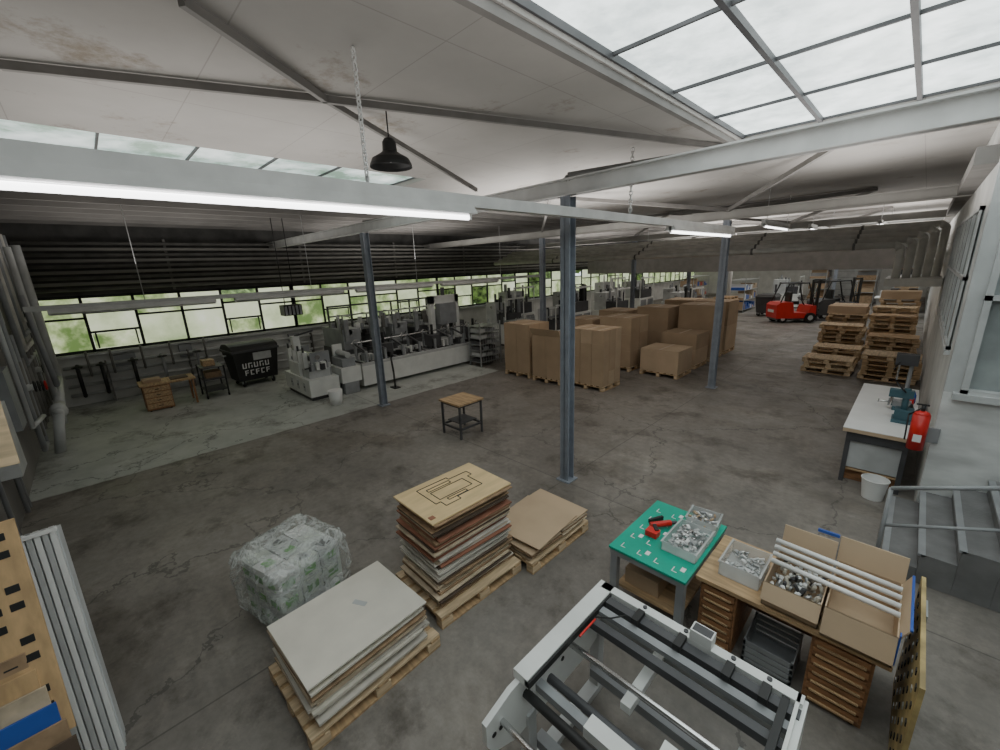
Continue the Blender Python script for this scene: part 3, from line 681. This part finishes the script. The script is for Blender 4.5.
for i in range(5):
    P(-.45+i*.17,.62,.035,.17,'white',.012);P(-.45+i*.17,.76 if i%2 else .62,.12,.03,'white',.012);P(-.36+i*.17,.62,.03,.17 if i%2==0 else .09,'white',.012)
for i in range(5):
    P(-.40+i*.16,.38,.035,.17,'white',.012);P(-.40+i*.16,.52,.11,.03,'white',.012);P(-.40+i*.16,.38 if i%2 else .45,.10,.03,'white',.012)
b.done(.006)
# ------------------------------------------------------------ machines along wall
b=B('folding_machine')
b.box(-13.6,3.9,.12,-11.6,4.75,.62,'machwhite');b.box(-13.5,3.95,0,-11.7,4.7,.12,'darkgrey')
b.box(-13.2,3.95,.62,-12.4,4.6,1.0,'machwhite');b.box(-12.3,4.0,.62,-11.8,4.6,.85,'lightgrey')
for x in (-13.3,-12.9,-12.5,-12.1):
    b.box(x,3.98,.9,x+.08,4.1,1.35,'machwhite');b.cyl((x+.04,4.02,1.35),(x+.04,4.02,1.5),.03,'darkgrey')
b.cyl((-13.4,4.3,1.2),(-11.8,4.3,1.2),.07,'chrome');b.cyl((-13.4,4.5,1.05),(-11.8,4.5,1.05),.05,'black')
for x in (-13.35,-11.85):b.box(x-.03,4.1,.6,x+.03,4.65,1.35,'grey')
for x in (-13.0,-12.5,-12.0):b.box(x-.08,3.885,.25,x+.08,3.9,.5,'lightgrey');b.cyl((x,3.88,.38),(x,3.9,.38),.03,'black')
b.box(-12.9,4.0,1.35,-12.7,4.2,1.75,'machwhite');b.bar((-12.8,4.1,1.75),(-12.4,4.5,1.9),.05,.05,'darkgrey')
b.box(-12.4,4.8,.35,-11.5,5.4,.8,'machwhite');b.box(-12.4,4.85,0,-12.2,5.3,.35,'grey');b.box(-11.7,4.85,0,-11.5,5.3,.35,'grey')
b.box(-12.3,4.9,.8,-11.6,5.3,1.05,'grey');b.cyl((-12.3,5.1,1.15),(-11.6,5.1,1.15),.09,'lightgrey');b.box(-12.35,4.95,.8,-12.28,5.25,1.4,'machwhite')
b.box(-12.5,5.5,.1,-11.6,11.4,.72,'machwhite')
b.box(-12.5,5.5,.72,-12.4,11.4,.9,'lightgrey');b.box(-11.7,5.5,.72,-11.6,11.4,.8,'lightgrey')
for i in range(38):
    y=5.6+i*.15;b.cyl((-12.4,y,.78),(-11.7,y,.78),.03,'chrome' if i%2 else 'darkgrey',8)
for i in range(9):
    y=5.7+i*.65
    b.box(-12.45,y,.8,-12.38,y+.07,1.35,'grey');b.box(-11.75,y,.8,-11.68,y+.07,1.15,'grey');b.bar((-12.42,y+.03,1.3),(-11.7,y+.03,1.12),.05,.05,'darkgrey')
    if i%3==1:b.box(-12.3,y,.85,-11.85,y+.4,1.25,'darkgrey');b.cyl((-12.1,y+.2,1.25),(-12.1,y+.2,1.6),.05,'black')
b.cyl((-12.42,5.6,1.32),(-12.42,11.2,1.32),.025,'chrome')
rq=random.Random(21)
for i in range(46):
    x=rq.uniform(-13.5,-11.75);y=rq.uniform(4.0,4.65);h=rq.uniform(.05,.3)
    b.box(x,y,.85,x+rq.uniform(.03,.16),y+rq.uniform(.03,.14),.85+h,rq.choice(['machwhite','darkgrey','grey','lightgrey','black','chrome']))
for i in range(70):
    y=rq.uniform(5.6,11.2);x=rq.uniform(-12.42,-11.8);h=rq.uniform(.05,.28)
    b.box(x,y,.82,x+rq.uniform(.04,.2),y+rq.uniform(.03,.16),.82+h,rq.choice(['machwhite','darkgrey','grey','lightgrey','black','galv']))
for i in range(10):
    y=5.8+i*.55;b.path([(-12.45,y,.9),(-12.55,y+.1,1.2),(-12.5,y+.25,1.45)],.015,'black',6)
b.done(.003)
b=B('printing_machine')
for i in range(6):
    y=5.9+i*.95
    b.box(-15.4,y,0,-13.6,y+.8,.9,'darkgrey');b.box(-15.4,y+.05,.9,-13.7,y+.7,1.35 if i%2 else 1.6,'darkgrey' if i%2 else 'grey')
    b.cyl((-15.3,y+.3,1.5),(-13.7,y+.3,1.5),.1,'grey');b.box(-13.65,y+.15,.3,-13.58,y+.6,.75,'lightgrey')
    b.box(-13.75,y+.1,1.2,-13.62,y+.25,1.95,'grey');b.torus(T(-13.56,y+.4,1.1)@Matrix.Rotation(1.57,4,'Y'),.12,.018,'chrome')
    b.cyl((-14.6,y+.5,1.3),(-14.6,y+.5,2.0),.03,'grey');b.bar((-15,y+.5,2.0),(-14.,y+.5,2.0),.04,.04,'machwhite')
for i in range(90):
    y=rq.uniform(5.9,11.4);x=rq.uniform(-15.2,-13.8);z=rq.choice([1.35,1.55,1.6])
    h=rq.uniform(.06,.45);w_=rq.uniform(.03,.18);b.box(x,y,z-.1,x+w_,y+rq.uniform(.03,.2),z+h,rq.choice(['machwhite','darkgrey','grey','lightgrey','black','pipedark']))
for i in range(7):
    y=6.+i*.85;b.box(-14.9,y,1.5,-14.84,y+.05,2.35,'darkgrey')
b.box(-14.92,6,2.3,-14.84,11.2,2.36,'darkgrey');b.box(-14.92,6,1.95,-14.84,11.2,2.0,'grey')
b.done(.003)
b=B('gantry_machine')
for y in (9.3,10.5):
    b.box(-13.4,y,0,-13.2,y+.2,2.5,'machwhite')
b.box(-13.4,9.3,2.2,-13.2,10.7,2.5,'machwhite');b.box(-13.4,9.3,.7,-12.7,10.7,.85,'lightgrey');b.box(-13.3,9.6,1.4,-13.0,10.4,2.2,'grey');b.cyl((-13.1,10,.85),(-13.1,10,1.4),.06,'chrome');b.cyl((-13.3,10,2.5),(-13.3,10,2.8),.08,'darkgrey')
b.done(.004)
def cabinet_machine(x,y,w,d,h,seed,name='packaging_machine'):
    rr=random.Random(seed);b=B(name,T(x,y))
    b.box(0,0,.08,w,d,h*.5,'machwhite');b.box(.05,.05,0,w-.05,d-.05,.08,'black')
    b.box(.05,.1,h*.5,w*.5,d-.1,h,'lightgrey');b.box(w*.5,.15,h*.5,w-.1,d-.15,h*.75,'darkgrey')
    b.box(w,.1,.2,w+.01,d*.45,h*.45,'grey');b.box(w,d*.55,.2,w+.01,d-.1,h*.45,'grey')
    for i in range(14):
        yy=rr.uniform(.05,d-.2);xx=rr.uniform(.1,w-.15);b.box(xx,yy,h*.55,xx+rr.uniform(.04,.12),yy+rr.uniform(.04,.15),h*rr.uniform(.8,1.2),rr.choice(['grey','machwhite','black','darkgrey']))
    b.cyl((w*.3,.05,h*.9),(w*.3,d-.05,h*.9),.06,'chrome');b.box(w*.6,.0,h*.8,w*.7,d,h*.84,'grey')
    for yy in (.02,d-.06):b.box(w-.06,yy,h*.4,w-.02,yy+.04,h*1.1,'machwhite')
    b.box(w-.06,.02,h*1.08,w-.02,d-.02,h*1.12,'machwhite')
    b.done(.004)
cabinet_machine(-14.2,13.,1.4,1.3,1.9,1);cabinet_machine(-13.8,17.5,1.5,1.6,2.1,2);cabinet_machine(-12.8,20,1.5,1.6,1.9,3);cabinet_machine(-14.5,26.,1.5,2,2.2,4)
cabinet_machine(-11.4,13.4,1.1,1.4,1.7,6);cabinet_machine(-9.0,21,1.2,1.6,1.9,7);cabinet_machine(-14.6,22.8,1.4,1.6,2.3,8);cabinet_machine(-15.6,15.2,1.3,1.6,2.2,9)
b=B('office_trash_bin');b.cyl((-10.9,4.3,0),(-10.9,4.3,.4),.15,'white',16,.19);b.done()
b=B('cable_duct');b.path([(-11.0,6.2,0.02),(-11.0,6.2,.5),(-11.25,6.3,.9)],.03,'black',8);b.box(-11.15,6.1,0,-10.85,6.3,.03,'black');b.done()
def rack(x,y,w,d,h,mats=('card','grey'),name='wire_shelf_rack',lv=4):
    b=B(name,T(x,y));rr=random.Random(int(x*10+y))
    for a in (0,w):
        for c in (0,d):b.box(a-.02,c-.02,0,a+.02,c+.02,h,'galv')
    for i in range(lv):
        z=.15+i*(h-.3)/(lv-1);b.box(0,0,z,w,d,z+.02,'galv')
        if i<lv-1:
            yy=.03
            while yy<d-.2:
                l=rr.uniform(.15,.35);b.box(.05,yy,z+.02,w-.05,min(yy+l,d-.02),z+.02+rr.uniform(.1,(h-.3)/(lv-1)-.1),rr.choice(mats));yy+=l+.05
    for i in range(8):b.box(w-.005,i*d/8,.1,w+.005,i*d/8+.01,h,'galv')
    b.done()
rack(-11.35,9.6,.6,1.0,1.6,('grey','lightgrey','darkgrey'),lv=7);rack(-10.6,10.7,.6,1.0,1.7,('grey','lightgrey','card'),lv=6)
# ------------------------------------------------------------ cardboard box pallets
def boxpal(x,y,w,d,h,rows,cols,seed=0,a=0,open_=False):
    b=B('pallet_of_cardboard_boxes',T(x+w/2,y+d/2,0,a))
    pallet(b,0,0,0,w,d);rr=random.Random(seed);z0=.146;hh=(h-z0)/rows
    for r in range(rows):
        for i in range(cols):
            for j in range(cols):
                x0=-w/2+i*w/cols+.006;y0=-d/2+j*d/cols+.006
                b.box(x0,y0,z0+r*hh+.003,x0+w/cols-.012,y0+d/cols-.012,z0+(r+1)*hh,rr.choice(['card','card','card2']))
                if r==rows-1:b.box(x0+w/cols/2-.03,y0,z0+(r+1)*hh,x0+w/cols/2+.03,y0+d/cols-.012,z0+(r+1)*hh+.002,'tape')
    if open_:
        b.hexa([(-w/2,-d/2,h),(w/2,-d/2,h),(w/2,-d/2+.01,h),(-w/2,-d/2+.01,h),(-w/2,-d/2-.12,h+.22),(w/2,-d/2-.12,h+.22),(w/2,-d/2-.11,h+.22),(-w/2,-d/2-.11,h+.22)],'card2')
    b.done(.003)
boxpal(-9.45,9.5,1.1,1.0,1.72,1,2,1);boxpal(-8.2,9.45,1.1,1.0,1.45,1,2,2,0,True);boxpal(-6.95,9.65,1.15,.95,1.72,4,3,3)
boxpal(-7.45,12.1,1.15,1.2,1.75,3,2,4);boxpal(-5.95,12.1,1.2,1.1,.85,1,1,5);boxpal(-5.95,13.6,1.15,1.1,1.15,2,1,6)
boxpal(-6.0,15.,1.2,1.2,1.95,2,1,7);boxpal(-7.4,14.6,1.2,1.2,1.85,2,1,8);boxpal(-8.8,14.2,1.2,1.2,1.7,3,2,9);boxpal(-6.0,16.5,1.2,1.2,1.95,2,1,10);boxpal(-8.9,12.2,1.1,1.2,1.6,3,2,12)
boxpal(-7.5,17.2,1.2,1.2,1.9,2,2,13)
# ------------------------------------------------------------ pallet stacks
def pstack(x,y,n,seed,w=.8,l=1.2,rot=False,top=None):
    rr=random.Random(seed);b=B('pallet_stack',T(x,y,0,math.pi/2 if rot else 0))
    for i in range(n):pallet(b,rr.uniform(-.05,.05),rr.uniform(-.05,.05),i*.146,w,l,rr.choice(['woodlight','woodlight','wood']),rr.uniform(-.06,.06),rr.choice(['woodlight','wood']))
    if top:b.box(-w/2,-l/2,n*.146,w/2,l/2,n*.146+top,'card')
    b.done()
pstack(-1.6,15.8,3,1,rot=True);pstack(-.22,15.6,5,2,rot=True);pstack(-1.62,17.1,4,8,rot=True)
pstack(-1.75,19.2,7,3,rot=True);pstack(-.35,18.2,6,4,rot=True);pstack(-.5,20.2,9,17,rot=True);pstack(-.5,21.8,10,5,rot=True);pstack(-1.9,21.6,8,6,rot=True,top=.3);pstack(-.5,24,11,16,rot=True,top=.3);pstack(-2.0,24,9,18,rot=True)
pstack(-6.9,23.,11,7);pstack(-6.4,21.,9,9)
# ------------------------------------------------------------ forklift
def forklift(x,y,a,col,name='forklift'):
    b=B(name,T(x,y,0,a))
    b.extr([(-.55,-1.1,.25),(-.55,-1.15,.95),(-.55,-.95,1.1),(-.55,-.35,1.1),(-.55,-.25,.55),(-.55,.45,.5),(-.55,.55,.9),(-.55,.8,.9),(-.55,.85,.25)],(1.1,0,0),col)
    b.box(-.5,-1.05,.15,.5,.8,.3,'darkgrey')
    for xx in (-.52,.52):
        b.cyl((xx-.1,.55,.27),(xx+.1,.55,.27),.27,'rubber',18);b.cyl((xx-.11,.55,.27),(xx+.11,.55,.27),.13,'lightgrey',14)
        b.cyl((xx*.85-.09,-.75,.22),(xx*.85+.09,-.75,.22),.22,'rubber',18);b.cyl((xx*.85-.1,-.75,.22),(xx*.85+.1,-.75,.22),.1,'lightgrey',14)
        b.path([(xx*.9,-.95,1.05),(xx*.85,-.6,2.05),(xx*.85,.35,2.08),(xx*.95,.7,.9)],.035,'black',8)
        b.box(xx*.5-.04,.9,.1,xx*.5+.04,1.02,2.2,'black');b.box(xx*.4-.05,1.05,.04,xx*.4+.05,2.1,.09,'darkgrey');b.box(xx*.4-.05,1.05,.04,xx*.4+.05,1.1,.6,'darkgrey')
    for i in range(6):b.box(-.44,-.55+i*.17,2.05,.44,-.5+i*.17,2.09,'black')
    for z in (.3,1.2,2.1):b.box(-.3,.92,z,.3,.98,z+.08,'black')
    b.box(-.4,1.0,.35,.4,1.05,.45,'black');b.box(-.4,1.0,.6,.4,1.05,.7,'black')
    b.box(-.25,-.4,1.1,.25,-.28,1.6,'black');b.box(-.25,-.4,.95,.25,.1,1.12,'black');b.cyl((0,.5,.9),(0,.3,1.2),.025,'black');b.torus(T(0,.28,1.22)@Matrix.Rotation(-.6,4,'X'),.16,.02,'black')
    b.cyl((0,.95,.3),(0,.95,2.0),.04,'chrome');b.box(-.3,-1.16,.55,.3,-1.14,.7,'white');b.done(.012)
forklift(-4.65,27.0,-.9,'red');forklift(-3.2,29.4,-.9,'darkgrey')
b=B('far_counter');b.box(-1.6,31.0,0,.1,32.1,1.0,'lightgrey');b.box(-1.7,30.9,1.0,.1,32.2,1.06,'white')
for i in range(4):b.box(-1.5+i*.4,31.1,1.06,-1.2+i*.4,31.7,1.4+.15*(i%3),['white','darkgrey','card','lightgrey'][i])
b.done()
rack(-1.1,33.5,1.1,3.,2.2,('white','card','lightgrey','b1'),'storage_shelf');rack(-8.9,30,1,3.,2.2,('white','card','blue'),'storage_shelf');rack(-12.5,31,1,3.,2.4,('white','card','blue','red'),'storage_shelf')
rack(-3.2,37,1.1,3.,2.6,('b1','card','grey','b1'),'storage_shelf');rack(-6.2,40,1.1,3.,2.6,('b1','card','grey','darkgrey'),'storage_shelf');rack(-1.2,38,1.1,3.,2.6,('b1','card','grey','darkgrey'),'storage_shelf')
cabinet_machine(-7.3,34.,1.6,1.4,1.9,12);cabinet_machine(-12,27,1.4,1.4,1.7,15)
b=B('waste_container')
b.M=T(-6.4,29.3);tap(.2,1.15,.42,.58,.52,.68,'darkgrey');tap(1.15,1.3,.56,.72,.4,.6,'black')
for x in (-.33,.33):
    for y in (-.45,.45):b.cyl((x,y-.03,.1),(x,y+.03,.1),.1,'rubber',14);b.box(x-.04,y-.05,.1,x+.04,y+.05,.22,'galv')
b.done()
b=B('round_column');b.cyl((-7.96,27,0),(-7.96,27,CZ),.11,'white',18);b.cyl((-7.96,27,0),(-7.96,27,.05),.16,'white',18);b.done()
b=B('door_1');b.box(-6,YF-.06,0,-2.5,YF-.01,3,'lightgrey')
for i in range(6):b.box(-6,YF-.08,.5*i,-2.5,YF-.06,.5*i+.03,'grey')
b.done(wall=True)
# ------------------------------------------------------------ world, lights, camera
w=bpy.data.worlds.new('World');bpy.context.scene.world=w;w.use_nodes=True
bg=w.node_tree.nodes['Background'];bg.inputs[0].default_value=(.87,.94,1.,1);bg.inputs[1].default_value=1.9
def ceiling_fill(x,y,sx,sy,pw,col=(1,.97,.93)):  # added upward area light, no real fitting; brightens the ceiling for bounce
    l=bpy.data.lights.new('added_ceiling_fill','AREA');l.shape='RECTANGLE';l.size=sx;l.size_y=sy;l.energy=pw;l.color=col
    o=bpy.data.objects.new('added_ceiling_fill',l);o.location=(x,y,3.85);o.rotation_euler=(math.pi,0,0);bpy.context.scene.collection.objects.link(o)
for y,pw in ((1.8,85),(8.5,220),(20.5,300),(28,300),(38,300)):
    ceiling_fill(-13,y,4,4.5,pw*.8);ceiling_fill(-6.3,y,4,4.5,pw);ceiling_fill(-1.,y,1.5,4.5,pw*.45)
cam=bpy.data.cameras.new('camera');co=bpy.data.objects.new('camera',cam);bpy.context.scene.collection.objects.link(co)
V1=Vector((428,125,-409));V2=Vector((-418,92,-409))
Yc=V1.normalized();Xc=(-V2).normalized();Zc=Xc.cross(Yc).normalized();Xc=Yc.cross(Zc)
M4=Matrix((Xc,Yc,Zc)).to_4x4();M4.translation=Vector((0,0,3.5));co.matrix_world=M4
cam.sensor_fit='HORIZONTAL';cam.sensor_width=36;cam.lens=36*409/1000;cam.clip_start=.05;cam.clip_end=300
bpy.context.scene.camera=co
